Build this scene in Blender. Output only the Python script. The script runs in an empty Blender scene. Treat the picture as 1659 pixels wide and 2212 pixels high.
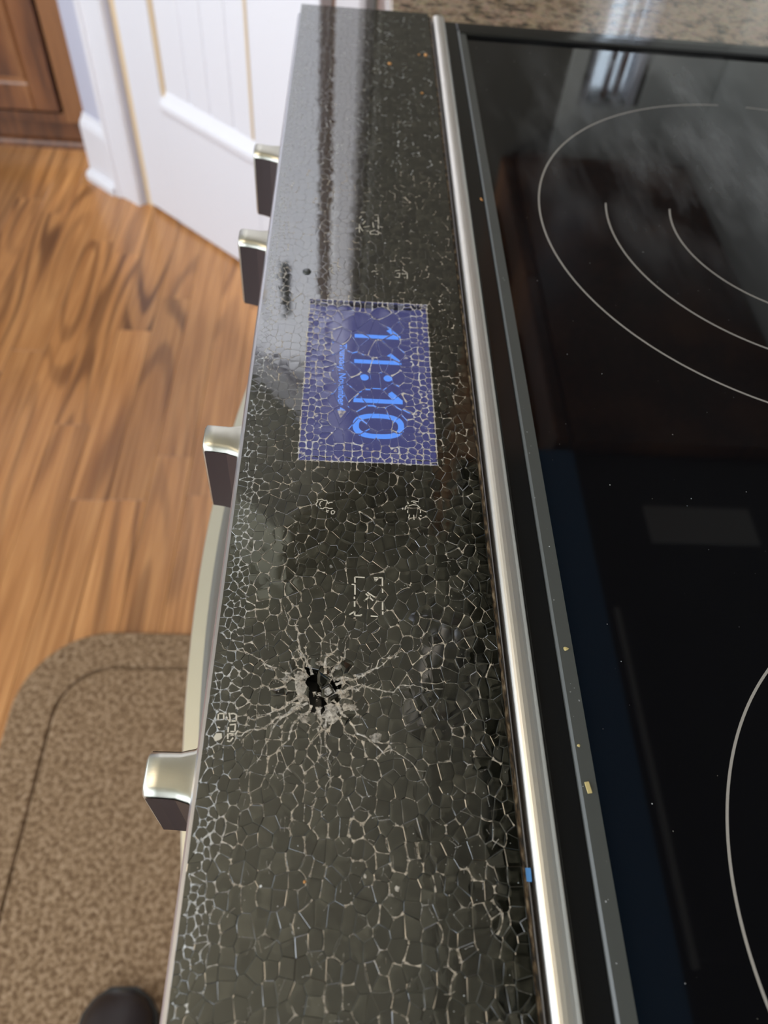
import bpy, bmesh, math, random
from math import pi, sin, cos, sqrt, hypot
from mathutils import Vector, Matrix
from mathutils.geometry import delaunay_2d_cdt
from mathutils import noise as mnoise

random.seed(11)
S = bpy.context.scene
COL = S.collection

# ------------------------------------------------------------------ camera, world, lights, exposure
cam_d = bpy.data.cameras.new('camera'); cam = bpy.data.objects.new('camera', cam_d); COL.objects.link(cam)
rx = (0.99726259, -0.01069998, 0.07316311)      # image right, in world axes
dn = (0.03494806, -0.80376813, -0.59391533)     # image down
fw = (0.06516106, 0.59484645, -0.80119394)      # view direction
cam.matrix_world = Matrix(((rx[0], -dn[0], -fw[0], 0), (rx[1], -dn[1], -fw[1], 0), (rx[2], -dn[2], -fw[2], 1.1487), (0, 0, 0, 1)))
cam_d.sensor_fit = 'AUTO'; cam_d.sensor_width = 36; cam_d.lens = 26.69
cam_d.clip_start = 0.01; cam_d.clip_end = 50
cam_d.dof.use_dof = True; cam_d.dof.focus_distance = 0.262; cam_d.dof.aperture_fstop = 11.5
S.camera = cam
S.view_settings.view_transform = 'Standard'; S.view_settings.look = 'None'
S.view_settings.exposure = 0.35; S.view_settings.gamma = 1.0; S.view_settings.use_curve_mapping = False

world = bpy.data.worlds.new('daylight'); S.world = world; world.use_nodes = True
bg = world.node_tree.nodes['Background']; bg.inputs[0].default_value = (0.80, 0.90, 1.0, 1); bg.inputs[1].default_value = 3.0

def area(name, loc, target, sx, sy, power, col):
    d = bpy.data.lights.new(name, 'AREA'); d.shape = 'RECTANGLE'; d.size = sx; d.size_y = sy; d.energy = power; d.color = col
    o = bpy.data.objects.new(name, d); COL.objects.link(o); o.location = loc
    o.rotation_euler = (Vector(target) - Vector(loc)).to_track_quat('-Z', 'Y').to_euler(); return o
area('left_window_light', (-2.4, -0.6, 1.7), (0.0, 0.5, 0.8), 1.6, 1.2, 30, (0.86, 0.92, 1.0))
def lamp(name, loc, power, rad, col):
    d = bpy.data.lights.new(name, 'POINT'); d.energy = power; d.shadow_soft_size = rad; d.color = col
    o = bpy.data.objects.new(name, d); COL.objects.link(o); o.location = loc; return o
lamp('ceiling_lamp_light', (-0.75, 0.15, 2.15), 14, 0.28, (1.0, 0.80, 0.58))
def spot(name, loc, target, power, angle, rad, col):
    d = bpy.data.lights.new(name, 'SPOT'); d.energy = power; d.spot_size = math.radians(angle); d.spot_blend = .15; d.shadow_soft_size = rad; d.color = col
    o = bpy.data.objects.new(name, d); COL.objects.link(o); o.location = loc
    o.rotation_euler = (Vector(target) - Vector(loc)).to_track_quat('-Z', 'Y').to_euler(); return o
spot('added_door_spot', (-0.85, 0.95, 2.17), (-0.36, 1.62, 1.52), 64, 72, 0.04, (0.92, 0.97, 1.0))  # added spot without fixture, brightens the upper pantry door in the panel's reflection

# ------------------------------------------------------------------ node helpers and materials
def N(t, kind, **kw):
    n = t.nodes.new(kind)
    for k, v in kw.items():
        if k.startswith('i_'): n.inputs[k[2:].replace('_', ' ')].default_value = v
        else: setattr(n, k, v)
    return n
def c4(c): return (c[0], c[1], c[2], 1)
def mat(name, base=(.5, .5, .5), rough=.5, metal=0, ior=1.5, coat=0, coat_rough=.05, spec=.5):
    m = bpy.data.materials.new(name); m.use_nodes = True; p = m.node_tree.nodes['Principled BSDF']
    p.inputs['Base Color'].default_value = c4(base); p.inputs['Roughness'].default_value = rough
    p.inputs['Metallic'].default_value = metal; p.inputs['IOR'].default_value = ior
    p.inputs['Coat Weight'].default_value = coat; p.inputs['Coat Roughness'].default_value = coat_rough
    p.inputs['Specular IOR Level'].default_value = spec
    return m
def ramp(t, pts, interp='LINEAR'):
    r = t.nodes.new('ShaderNodeValToRGB'); r.color_ramp.interpolation = interp
    e = r.color_ramp.elements
    while len(e) < len(pts): e.new(.5)
    for k, (p, c) in enumerate(pts):
        e[k].position = p; e[k].color = c4(c) if len(c) == 3 else c
    return r
def coords(t, scale=(1, 1, 1), rand=False, obj=True):
    tc = N(t, 'ShaderNodeTexCoord'); mp = N(t, 'ShaderNodeMapping'); mp.inputs['Scale'].default_value = scale
    t.links.new(tc.outputs['Object'], mp.inputs['Vector'])
    if rand:
        oi = N(t, 'ShaderNodeObjectInfo'); mu = N(t, 'ShaderNodeMath', operation='MULTIPLY'); mu.inputs[1].default_value = 37.0
        cb = N(t, 'ShaderNodeCombineXYZ'); t.links.new(oi.outputs['Random'], mu.inputs[0])
        for k in range(3): t.links.new(mu.outputs[0], cb.inputs[k])
        ad = N(t, 'ShaderNodeVectorMath', operation='ADD'); t.links.new(mp.outputs[0], ad.inputs[0]); t.links.new(cb.outputs[0], ad.inputs[1])
        return ad.outputs[0]
    return mp.outputs[0]
def bump(t, p, h, strength, dist):
    b = N(t, 'ShaderNodeBump'); b.inputs['Strength'].default_value = strength; b.inputs['Distance'].default_value = dist
    t.links.new(h, b.inputs['Height']); t.links.new(b.outputs[0], p.inputs['Normal'])

def wood(name, dark, mid, light, stretch, freq, rough=.35, tone=.25, coat=.3):
    m = mat(name, mid, rough, coat=coat, coat_rough=.18); t = m.node_tree; p = t.nodes['Principled BSDF']
    v = coords(t, stretch, rand=True)
    n1 = N(t, 'ShaderNodeTexNoise', i_Scale=1.0, i_Detail=1.0, i_Roughness=.45); t.links.new(v, n1.inputs['Vector'])
    mu = N(t, 'ShaderNodeMath', operation='MULTIPLY'); mu.inputs[1].default_value = freq; t.links.new(n1.outputs[0], mu.inputs[0])
    sn = N(t, 'ShaderNodeMath', operation='SINE'); t.links.new(mu.outputs[0], sn.inputs[0])
    n2 = N(t, 'ShaderNodeTexNoise', i_Scale=9.0, i_Detail=4.0); t.links.new(v, n2.inputs['Vector'])
    a = N(t, 'ShaderNodeMath', operation='MULTIPLY_ADD'); a.inputs[1].default_value = .30; a.inputs[2].default_value = .02
    t.links.new(sn.outputs[0], a.inputs[0])
    a2 = N(t, 'ShaderNodeMath', operation='MULTIPLY_ADD'); a2.inputs[1].default_value = .9; t.links.new(n2.outputs[0], a2.inputs[0]); t.links.new(a.outputs[0], a2.inputs[2])
    r = ramp(t, [(.12, dark), (.38, mid), (.72, light)]); t.links.new(a2.outputs[0], r.inputs[0])
    oi = N(t, 'ShaderNodeObjectInfo'); mr = N(t, 'ShaderNodeMapRange'); mr.inputs['To Min'].default_value = 1 - tone; mr.inputs['To Max'].default_value = 1 + tone
    t.links.new(oi.outputs['Random'], mr.inputs[0])
    hs = N(t, 'ShaderNodeHueSaturation'); t.links.new(mr.outputs[0], hs.inputs['Value']); t.links.new(r.outputs[0], hs.inputs['Color'])
    t.links.new(hs.outputs[0], p.inputs['Base Color'])
    bump(t, p, a2.outputs[0], .15, .001)
    return m

M = {}
def oak_mat():
    m = mat('stained_oak', rough=.30, coat=.4, coat_rough=.18); t = m.node_tree; p = t.nodes['Principled BSDF']; L = t.links.new
    v = coords(t, (7.5, .95, 5), rand=True)
    n1 = N(t, 'ShaderNodeTexNoise', i_Scale=1.0, i_Detail=1.6, i_Roughness=.45, i_Distortion=.25); L(v, n1.inputs['Vector'])
    mu = N(t, 'ShaderNodeMath', operation='MULTIPLY'); mu.inputs[1].default_value = 62; L(n1.outputs[0], mu.inputs[0])
    sn = N(t, 'ShaderNodeMath', operation='SINE'); L(mu.outputs[0], sn.inputs[0])
    g = N(t, 'ShaderNodeMapRange', interpolation_type='SMOOTHSTEP'); g.inputs['From Min'].default_value = -.2; g.inputs['From Max'].default_value = 1.0; L(sn.outputs[0], g.inputs[0])
    pn = N(t, 'ShaderNodeTexNoise', i_Scale=.8, i_Detail=2.0); L(v, pn.inputs['Vector'])
    pm = N(t, 'ShaderNodeMapRange'); pm.inputs['From Min'].default_value = .38; pm.inputs['From Max'].default_value = .62; L(pn.outputs[0], pm.inputs[0])
    gm = N(t, 'ShaderNodeMath', operation='MULTIPLY'); L(g.outputs[0], gm.inputs[0]); L(pm.outputs[0], gm.inputs[1])
    v2 = coords(t, (160, 4, 40), rand=True); n2 = N(t, 'ShaderNodeTexNoise', i_Scale=1.0, i_Detail=3.0); L(v2, n2.inputs['Vector'])
    r = ramp(t, [(.3, (.33, .135, .042)), (.5, (.45, .20, .068)), (.7, (.57, .28, .105))]); L(n2.outputs[0], r.inputs[0])
    mx = N(t, 'ShaderNodeMix', data_type='RGBA'); mx.inputs[7].default_value = (.125, .046, .015, 1); k = N(t, 'ShaderNodeMath', operation='MULTIPLY'); k.inputs[1].default_value = .88
    L(gm.outputs[0], k.inputs[0]); L(k.outputs[0], mx.inputs[0]); L(r.outputs[0], mx.inputs[6])
    oi = N(t, 'ShaderNodeObjectInfo'); mr = N(t, 'ShaderNodeMapRange'); mr.inputs['To Min'].default_value = .82; mr.inputs['To Max'].default_value = 1.12; L(oi.outputs['Random'], mr.inputs[0])
    hs = N(t, 'ShaderNodeHueSaturation'); L(mr.outputs[0], hs.inputs['Value']); L(mx.outputs[2], hs.inputs['Color']); L(hs.outputs[0], p.inputs['Base Color'])
    bump(t, p, n2.outputs[0], .1, .0008)
    return m
M['oak'] = oak_mat()
M['joint'] = mat('dark_floor_joint', (.12, .05, .018), .6)
M['cherry'] = wood('cherry_cabinet', (.085, .030, .012), (.17, .062, .022), (.25, .104, .038), (9, 9, 1.0), 8, .35, .08, .3)
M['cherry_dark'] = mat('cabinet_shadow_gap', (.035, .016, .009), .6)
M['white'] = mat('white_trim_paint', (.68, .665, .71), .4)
M['casing'] = mat('dimmed_casing_white', (.54, .51, .53), .4)  # trim white darkened for the right casing, dimmer light painted in
M['cream'] = mat('cream_strip', (.62, .47, .30), .5)  # cream tone of the left jamb and panel edge strips
M['jamb_brown'] = mat('brown_jamb_strip', (.22, .11, .05), .5)  # brown strip between door and right casing
M['lavender'] = mat('lavender_wall_paint', (.47, .47, .57), .6)
M['greige'] = mat('greige_wall_paint', (.115, .105, .085), .7)
M['ceiling'] = mat('ceiling_paint', (.42, .42, .34), .8)
M['tile'] = mat('pale_backsplash', (.60, .60, .56), .3)

def granite():
    m = mat('brown_granite', rough=.22, coat=.4, coat_rough=.05); t = m.node_tree; p = t.nodes['Principled BSDF']; v = coords(t)
    a = N(t, 'ShaderNodeTexNoise', i_Scale=75.0, i_Detail=6.0, i_Roughness=.7); t.links.new(v, a.inputs['Vector'])
    r = ramp(t, [(.38, (.055, .038, .026)), (.46, (.24, .165, .11)), (.55, (.44, .33, .235)), (.64, (.15, .11, .08))]); t.links.new(a.outputs[0], r.inputs[0])
    b = N(t, 'ShaderNodeTexVoronoi', i_Scale=210.0); t.links.new(v, b.inputs['Vector'])
    mx = N(t, 'ShaderNodeMix', data_type='RGBA', blend_type='MULTIPLY'); mx.inputs[0].default_value = .12
    t.links.new(r.outputs[0], mx.inputs[6]); t.links.new(b.outputs['Color'], mx.inputs[7]); t.links.new(mx.outputs[2], p.inputs['Base Color'])
    return m
M['granite'] = granite()

def steel(name, base, rough, sc):
    m = mat(name, base, rough, metal=1.0); t = m.node_tree; p = t.nodes['Principled BSDF']; v = coords(t, sc)
    a = N(t, 'ShaderNodeTexNoise', i_Scale=1.0, i_Detail=3.0); t.links.new(v, a.inputs['Vector'])
    mr = N(t, 'ShaderNodeMapRange'); mr.inputs['To Min'].default_value = rough - .05; mr.inputs['To Max'].default_value = rough + .09
    t.links.new(a.outputs[0], mr.inputs[0]); t.links.new(mr.outputs[0], p.inputs['Roughness'])
    bump(t, p, a.outputs[0], .05, .0003)
    return m
M['steel'] = steel('brushed_steel', (.84, .81, .76), .42, (6000, 60, 6000))
M['steel_handle'] = steel('brushed_handle_steel', (.62, .60, .50), .48, (3000, 60, 3000))
M['steel_knob'] = steel('brushed_knob_steel', (.62, .60, .52), .36, (60, 3000, 3000))
M['steel_grey'] = steel('grey_fascia_steel', (.55, .55, .60), .38, (3000, 40, 3000))
M['knob_side'] = mat('knob_side_dark_reflection', (.045, .032, .032), .22)  # knob sides are steel; their dark reflection is painted into the colour
M['black_enamel'] = mat('black_enamel', (.010, .010, .010), .12)
M['ridge_grey'] = mat('grey_frame_edge', (.075, .080, .078), .38)
M['plastic_black'] = mat('black_plastic', (.012, .012, .013), .35)
M['blue_glint'] = mat('painted_blue_glint', (.09, .24, .46), .4)  # bluish daylight reflection painted as a matte colour
M['lens'] = mat('lamp_lens', (.42, .40, .38), .4)

def cooktop_mat():
    m = mat('black_cooktop_glass', (.004, .004, .005), .045, ior=1.52); t = m.node_tree; p = t.nodes['Principled BSDF']
    v = coords(t)
    # cooked-on haze: streaky film lying in the far burner zone only
    st = N(t, 'ShaderNodeMapping'); st.inputs['Scale'].default_value = (34, 9, 1); st.inputs['Rotation'].default_value = (0, 0, .35); t.links.new(v, st.inputs['Vector'])
    a = N(t, 'ShaderNodeTexNoise', i_Scale=1.0, i_Detail=5.0, i_Roughness=.6); t.links.new(st.outputs[0], a.inputs['Vector'])
    ds = N(t, 'ShaderNodeVectorMath', operation='DISTANCE'); ds.inputs[1].default_value = (.235, .46, .9235); t.links.new(v, ds.inputs[0])
    mr = N(t, 'ShaderNodeMapRange', interpolation_type='SMOOTHSTEP'); mr.inputs['From Min'].default_value = .04; mr.inputs['From Max'].default_value = .20
    mr.inputs['To Min'].default_value = 1; mr.inputs['To Max'].default_value = 0; t.links.new(ds.outputs['Value'], mr.inputs[0])
    r = ramp(t, [(.42, (0, 0, 0)), (.75, (1, 1, 1))]); t.links.new(a.outputs[0], r.inputs[0])
    mu = N(t, 'ShaderNodeMath', operation='MULTIPLY'); t.links.new(r.outputs[0], mu.inputs[0]); t.links.new(mr.outputs[0], mu.inputs[1])
    mx = N(t, 'ShaderNodeMix', data_type='RGBA'); mx.inputs[6].default_value = (.004, .004, .005, 1); mx.inputs[7].default_value = (.115, .12, .13, 1)
    t.links.new(mu.outputs[0], mx.inputs[0]); t.links.new(mx.outputs[2], p.inputs['Base Color'])
    m2 = N(t, 'ShaderNodeMath', operation='MULTIPLY_ADD'); m2.inputs[1].default_value = .16; m2.inputs[2].default_value = .035
    t.links.new(mu.outputs[0], m2.inputs[0]); t.links.new(m2.outputs[0], p.inputs['Roughness'])
    return m
M['cooktop'] = cooktop_mat()
M['ring'] = mat('burner_ring_print', (.34, .32, .30), .5)

def shard_mat():
    m = mat('shattered_black_glass', (.02, .02, .015), .035, ior=2.3); t = m.node_tree; p = t.nodes['Principled BSDF']
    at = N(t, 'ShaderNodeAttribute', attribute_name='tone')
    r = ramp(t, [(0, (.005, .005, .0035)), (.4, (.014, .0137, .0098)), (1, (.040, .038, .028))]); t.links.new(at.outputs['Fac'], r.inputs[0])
    v = coords(t); a = N(t, 'ShaderNodeTexNoise', i_Scale=420.0, i_Detail=3.0); t.links.new(v, a.inputs['Vector'])
    mr = N(t, 'ShaderNodeMapRange'); mr.inputs['From Min'].default_value = .3; mr.inputs['From Max'].default_value = .7; mr.inputs['To Min'].default_value = .6; mr.inputs['To Max'].default_value = 1.5
    t.links.new(a.outputs[0], mr.inputs[0])
    hs = N(t, 'ShaderNodeHueSaturation'); t.links.new(mr.outputs[0], hs.inputs['Value']); t.links.new(r.outputs[0], hs.inputs['Color']); t.links.new(hs.outputs[0], p.inputs['Base Color'])
    return m
M['shard'] = shard_mat()
def clear_glass():
    m = mat('shattered_clear_glass', (.92, .94, 1.0), .0, ior=1.47); p = m.node_tree.nodes['Principled BSDF']; p.inputs['Transmission Weight'].default_value = 1.0
    return m
M['clear'] = clear_glass()
def crack_mat():
    m = mat('fractured_glass_edge', (.6, .57, .5), .55); t = m.node_tree; p = t.nodes['Principled BSDF']
    at = N(t, 'ShaderNodeAttribute', attribute_name='tone')       # 0 warm .. 1 cool
    mx = N(t, 'ShaderNodeMix', data_type='RGBA'); mx.inputs[6].default_value = (.58, .51, .42, 1); mx.inputs[7].default_value = (.78, .86, .96, 1)
    t.links.new(at.outputs['Fac'], mx.inputs[0]); t.links.new(mx.outputs[2], p.inputs['Base Color'])
    d = N(t, 'ShaderNodeAttribute', attribute_name='dens')
    v = coords(t); a = N(t, 'ShaderNodeTexNoise', i_Scale=800.0, i_Detail=4.0, i_Roughness=.65); t.links.new(v, a.inputs['Vector'])
    mr = N(t, 'ShaderNodeMapRange'); mr.inputs['From Min'].default_value = .28; mr.inputs['From Max'].default_value = .74
    t.links.new(a.outputs[0], mr.inputs[0])
    mu = N(t, 'ShaderNodeMath', operation='MULTIPLY'); t.links.new(mr.outputs[0], mu.inputs[0]); t.links.new(d.outputs['Fac'], mu.inputs[1])
    t.links.new(mu.outputs[0], p.inputs['Alpha'])
    return m
M['crack'] = crack_mat()
M['print'] = mat('white_printed_mark', (.62, .58, .50), .5)
M['residue'] = None
def residue():
    m = mat('flaking_glue', rough=.7); t = m.node_tree; p = t.nodes['Principled BSDF']; v = coords(t, (900, 260, 900))
    a = N(t, 'ShaderNodeTexNoise', i_Scale=1.0, i_Detail=3.0); t.links.new(v, a.inputs['Vector'])
    r = ramp(t, [(.40, (.012, .009, .006)), (.52, (.10, .065, .035)), (.66, (.30, .24, .17))]); t.links.new(a.outputs[0], r.inputs[0]); t.links.new(r.outputs[0], p.inputs['Base Color'])
    return m
M['residue'] = residue()
M['groove'] = mat('dark_brown_groove', (.018, .010, .007), .5)
def emit(name, col, s):
    m = mat(name, (.01, .01, .02), .3); p = m.node_tree.nodes['Principled BSDF']; p.inputs['Emission Color'].default_value = c4(col); p.inputs['Emission Strength'].default_value = s; return m
M['screen'] = emit('lit_blue_screen', (.044, .046, .135), 1.0)
M['digit'] = emit('lit_blue_digits', (.095, .27, .80), 1.0)
M['sky_pane'] = mat('window_glass', (.9, .95, 1), 0, ior=1.45); M['sky_pane'].node_tree.nodes['Principled BSDF'].inputs['Transmission Weight'].default_value = 1
def carpet():
    m = mat('brown_mat_pile', rough=.95, spec=.1); t = m.node_tree; p = t.nodes['Principled BSDF']; v = coords(t)
    a = N(t, 'ShaderNodeTexNoise', i_Scale=150.0, i_Detail=3.0, i_Roughness=.7); t.links.new(v, a.inputs['Vector'])
    r = ramp(t, [(.36, (.125, .074, .040)), (.52, (.26, .167, .096)), (.68, (.43, .30, .195))]); t.links.new(a.outputs[0], r.inputs[0]); t.links.new(r.outputs[0], p.inputs['Base Color'])
    bump(t, p, a.outputs[0], .8, .004)
    return m
M['carpet'] = carpet()
M['shoe'] = mat('dark_shoe_leather', (.022, .014, .012), .45)
M['sole'] = mat('black_shoe_sole', (.010, .009, .009), .6)
M['crumb_orange'] = mat('orange_crumb', (.55, .26, .08), .7)
M['crumb_yellow'] = mat('yellow_flake', (.55, .45, .20), .7)
M['droplet'] = mat('grey_droplet', (.05, .055, .055), .1)

# ------------------------------------------------------------------ object helpers
def link(name, me, m, parent=None):
    o = bpy.data.objects.new(name, me); COL.objects.link(o)
    if m is not None and len(me.materials) == 0: me.materials.append(m)
    if parent is not None:
        o.parent = parent; o.matrix_parent_inverse = Matrix.Translation(-Vector(WLOC.get(parent.name, (0, 0, 0))))
    WLOC[o.name] = (0, 0, 0)
    return o
WLOC = {}
def thing(name, loc, label, cat, group=None):
    o = bpy.data.objects.new(name, None); COL.objects.link(o); o.location = loc; o.empty_display_size = .05
    WLOC[o.name] = loc; o['label'] = label; o['category'] = cat
    if group: o['group'] = group
    return o
def tag(o, label=None, cat=None, group=None, kind=None):
    if label: o['label'] = label
    if cat: o['category'] = cat
    if group: o['group'] = group
    if kind: o['kind'] = kind
    return o
def bm_obj(name, bm, m, parent=None, smooth=False):
    me = bpy.data.meshes.new(name); bm.normal_update(); bm.to_mesh(me); bm.free()
    if smooth:
        for p in me.polygons: p.use_smooth = True
    return link(name, me, m, parent)
def raw(name, vs, fs, m, parent=None, smooth=False):
    me = bpy.data.meshes.new(name); me.from_pydata(vs, [], fs); me.update()
    if smooth:
        for p in me.polygons: p.use_smooth = True
    return link(name, me, m, parent)
def add_box(bm, x0, x1, y0, y1, z0, z1, bev=0, seg=1, T=None):
    r = bmesh.ops.create_cube(bm, size=1)
    for v in r['verts']:
        v.co = Vector((x0 + (v.co.x + .5) * (x1 - x0), y0 + (v.co.y + .5) * (y1 - y0), z0 + (v.co.z + .5) * (z1 - z0)))
    vs = r['verts']
    if bev:
        es = list({e for v in vs for e in v.link_edges})
        rr = bmesh.ops.bevel(bm, geom=es, offset=bev, segments=seg, affect='EDGES', profile=.6)
        vs = list({v for f in rr['faces'] for v in f.verts} | set(v for v in vs if v.is_valid))
    if T is not None:
        for v in vs: v.co = T(v.co)
def box(name, x0, x1, y0, y1, z0, z1, m, parent=None, bev=0, seg=1, T=None):
    bm = bmesh.new(); add_box(bm, x0, x1, y0, y1, z0, z1, bev, seg)
    if T is not None:
        for v in bm.verts: v.co = T(v.co)
        if True: bmesh.ops.recalc_face_normals(bm, faces=bm.faces)
    return bm_obj(name, bm, m, parent)
def sweep(name, path, prof, m, parent=None, smooth=False, cap=True):
    """path: list of (origin, axisA, axisB); prof: closed list of (a, b)"""
    vs = []; fs = []; n = len(prof)
    for o, A, B in path:
        for a, b in prof: vs.append(tuple(Vector(o) + Vector(A) * a + Vector(B) * b))
    for i in range(len(path) - 1):
        for j in range(n):
            k = (j + 1) % n; fs.append((i * n + j, i * n + k, (i + 1) * n + k, (i + 1) * n + j))
    if cap: fs.append(tuple(range(n))[::-1]); fs.append(tuple(range((len(path) - 1) * n, len(path) * n)))
    me = bpy.data.meshes.new(name); me.from_pydata(vs, [], fs); me.update()
    bm = bmesh.new(); bm.from_mesh(me); bmesh.ops.recalc_face_normals(bm, faces=bm.faces); bm.to_mesh(me); bm.free()
    if smooth:
        for p in me.polygons: p.use_smooth = True
    return link(name, me, m, parent)
def struct(o, label): return tag(o, label, kind='structure')

ZP = .925                                            # top surface of the glass control panel

# ------------------------------------------------------------------ room shell
floor = struct(box('floor', -2.6, .72, -1.3, 2.6, -.06, -.0126, M['joint']), 'stained oak strip floor running away under the range')
row = 0; x = -1.33
while x < .02:
    y = -.35 - random.random() * .5
    while y < 2.1:
        L = random.uniform(.45, 1.05); y1 = min(y + L, 2.12)
        if y1 > -.3 and y1 - y > .03:
            d = random.uniform(0, .0006)
            box('floor_plank', x + .0003, x + .0697, y + .0003, y1 - .0003, -.0125, -d * .6, M['oak'], floor, bev=.0006)
        y = y1
    x += .07; row += 1
struct(box('ceiling', -2.6, .72, -1.3, 2.6, 2.52, 2.6, M['ceiling']), 'olive beige kitchen ceiling')
struct(box('wall_right', .60, .72, -1.3, 1.36, -.06, 2.52, M['tile']), 'pale backsplash wall behind the range')
wl = bmesh.new()      # window wall on the left of the kitchen, wide opening
add_box(wl, -2.72, -2.6, -1.3, -.9, 0, 2.52); add_box(wl, -2.72, -2.6, 1.3, 2.6, 0, 2.52); add_box(wl, -2.72, -2.6, -.9, 1.3, 0, .95); add_box(wl, -2.72, -2.6, -.9, 1.3, 2.25, 2.52)
struct(bm_obj('wall_left', wl, M['ceiling']), 'window wall across the kitchen')
wbk = bmesh.new()
add_box(wbk, -2.6, -1.9, -1.42, -1.3, 0, 2.52); add_box(wbk, -.5, .72, -1.42, -1.3, 0, 2.52); add_box(wbk, -1.9, -.5, -1.42, -1.3, 2.1, 2.52)
struct(bm_obj('wall_back', wbk, M['ceiling']), 'wall behind the photographer with a wide doorway')
struct(box('wall_far', -2.6, -.70, 2.50, 2.6, 0, 2.52, M['lavender']), 'far wall behind the cherry cabinet')
# end wall of the pantry with a narrow window above the worktop
we = bmesh.new()
add_box(we, .046, .385, 1.30, 1.36, 0, 2.52); add_box(we, .475, .60, 1.30, 1.36, 0, 2.52)
add_box(we, .385, .475, 1.30, 1.36, 0, .98); add_box(we, .385, .475, 1.30, 1.36, 1.285, 2.52)
struct(bm_obj('wall_end', we, M['greige']), 'greige end wall beyond the granite worktop')
bs = bmesh.new()
add_box(bs, .352, .378, 1.291, 1.2995, .915, 1.375); add_box(bs, .482, .598, 1.291, 1.2995, .915, 1.375); add_box(bs, .378, .482, 1.291, 1.2995, 1.286, 1.375)
struct(bm_obj('trim_5', bs, M['tile']), 'pale backsplash on the end wall over the worktop')
win = struct(box('window_1', .385, .395, 1.302, 1.35, .98, 1.285, M['white']), 'narrow bright window above the worktop')
box('window_frame', .465, .475, 1.302, 1.35, .98, 1.285, M['white'], win)
box('window_sill', .380, .480, 1.28, 1.35, .965, .98, M['white'], win, bev=.003)
box('window_mullion', .424, .431, 1.318, 1.335, .98, 1.285, M['cherry'], win)
box('window_mullion', .442, .450, 1.318, 1.335, .98, 1.285, M['cherry'], win)
box('window_pane', .395, .465, 1.326, 1.328, .98, 1.285, M['sky_pane'], win)

# corner pantry: diagonal wall, casing, beadboard door.  u runs along the wall, v out of it
A0 = Vector((-.7125, 1.9667, 0)); DU = Vector((.74928812, -.66224415, 0)); DV = Vector((-.66224415, -.74928812, 0))
def TD(c): return A0 + DU * c.x + DV * c.y + Vector((0, 0, c.z))
def dbox(name, u0, u1, v0, v1, z0, z1, m, parent=None, bev=0, seg=1): return box(name, u0, u1, v0, v1, z0, z1, m, parent, bev, seg, TD)
wd = bmesh.new()
for u0, u1, z0, z1 in ((.055, .245, 0, 2.52), (.930, .960, 0, 2.52), (.245, .930, 2.10, 2.52)): add_box(wd, u0, u1, -.12, -.016, z0, z1)
for v in wd.verts: v.co = TD(v.co)
bmesh.ops.recalc_face_normals(wd, faces=wd.faces)
struct(bm_obj('wall_diagonal', wd, M['lavender']), 'lavender grey wall around the corner pantry door')
wr = bmesh.new(); add_box(wr, .9605, 1.012, -.12, -.0155, 0, 2.19)
for v in wr.verts: v.co = TD(v.co)
bmesh.ops.recalc_face_normals(wr, faces=wr.faces)
struct(bm_obj('wall_corner', wr, M['greige']), 'greige strip of wall right of the pantry casing')
def casing(name, us, lab):
    # moulded profile: backband, step, flat, inner bead
    lo, hi = us; s = 1 if hi > lo else -1; w = abs(hi - lo)
    prof = [(0, -.016), (0, .006), (.006, .012), (.013, .010), (.018, .003), (.030, .001), (w - .012, -.002), (w - .004, -.001), (w, -.006), (w, -.030)]
    path = [(A0 + Vector((0, 0, z)), DU * s, DV) for z in (0.0, 2.10)]
    prof = [(a + s * lo, b) for a, b in prof]
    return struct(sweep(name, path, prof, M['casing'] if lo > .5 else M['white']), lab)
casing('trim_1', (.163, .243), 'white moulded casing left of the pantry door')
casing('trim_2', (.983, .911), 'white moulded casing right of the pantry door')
struct(dbox('trim_3', .163, .983, -.016, .004, 2.10, 2.19, M['white'], bev=.004), 'white head casing over the pantry door')
struct(dbox('added_bulkhead', -.05, 1.05, -.015, .30, 2.192, 2.519, M['ceiling']), 'added unseen olive beige bulkhead over the pantry door')  # unseen bulkhead added so the reflection above the door stays dark
bb = sweep('baseboard_left', [(A0 + DU * u, DV, Vector((0, 0, 1))) for u in (.052, .163)],
           [(-.016, 0), (.018, 0), (.018, .016), (.010, .024), (.002, .026), (.002, .138), (-.002, .150), (-.009, .157), (-.012, .166), (-.016, .166)], M['white'])
struct(bb, 'white baseboard between cabinet and pantry casing')
dr = struct(dbox('door_1', .268, .860, -.060, -.034, .012, 2.10, M['white']), 'white beadboard pantry door left of the range')
dbox('door_jamb', .243, .268, -.060, -.026, 0, 2.10, M['cream'], dr)
dbox('door_jamb', .861, .929, -.075, -.052, 0, 2.10, M['jamb_brown'], dr)
FV = -.022
dbox('stile', .268, .380, -.034, FV, .012, 2.10, M['white'], dr, bev=.0015)
dbox('stile', .682, .860, -.034, FV, .012, 2.10, M['white'], dr, bev=.0015)
dbox('rail', .380, .682, -.034, FV, .012, .292, M['white'], dr)
dbox('rail', .380, .682, -.034, FV, 1.92, 2.10, M['white'], dr)
edges = [.384, .470, .537, .609, .664, .680]
for k in range(5):
    dbox('panel_plank', edges[k] + .0035, edges[k + 1] - .0035, -.036, -.0315, .30, 1.93, M['white'], dr, bev=.0018)
dbox('panel_bead', .380, .3895, -.034, -.025, .31, 1.92, M['cream'], dr, bev=.002)
dbox('panel_bead', .661, .667, -.034, -.0305, .33, 1.92, M['cream'], dr, bev=.001)
mp = [(-.034, .286), (-.0185, .286), (-.0165, .294), (-.017, .304), (-.024, .316), (-.031, .330), (-.034, .330)]
sweep('panel_moulding', [(A0 + DU * u, DV, Vector((0, 0, 1))) for u in (.380, .690)], mp, M['white'], dr)
mp2 = [(a, 1.92 + (.330 - b)) for a, b in mp]
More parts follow.
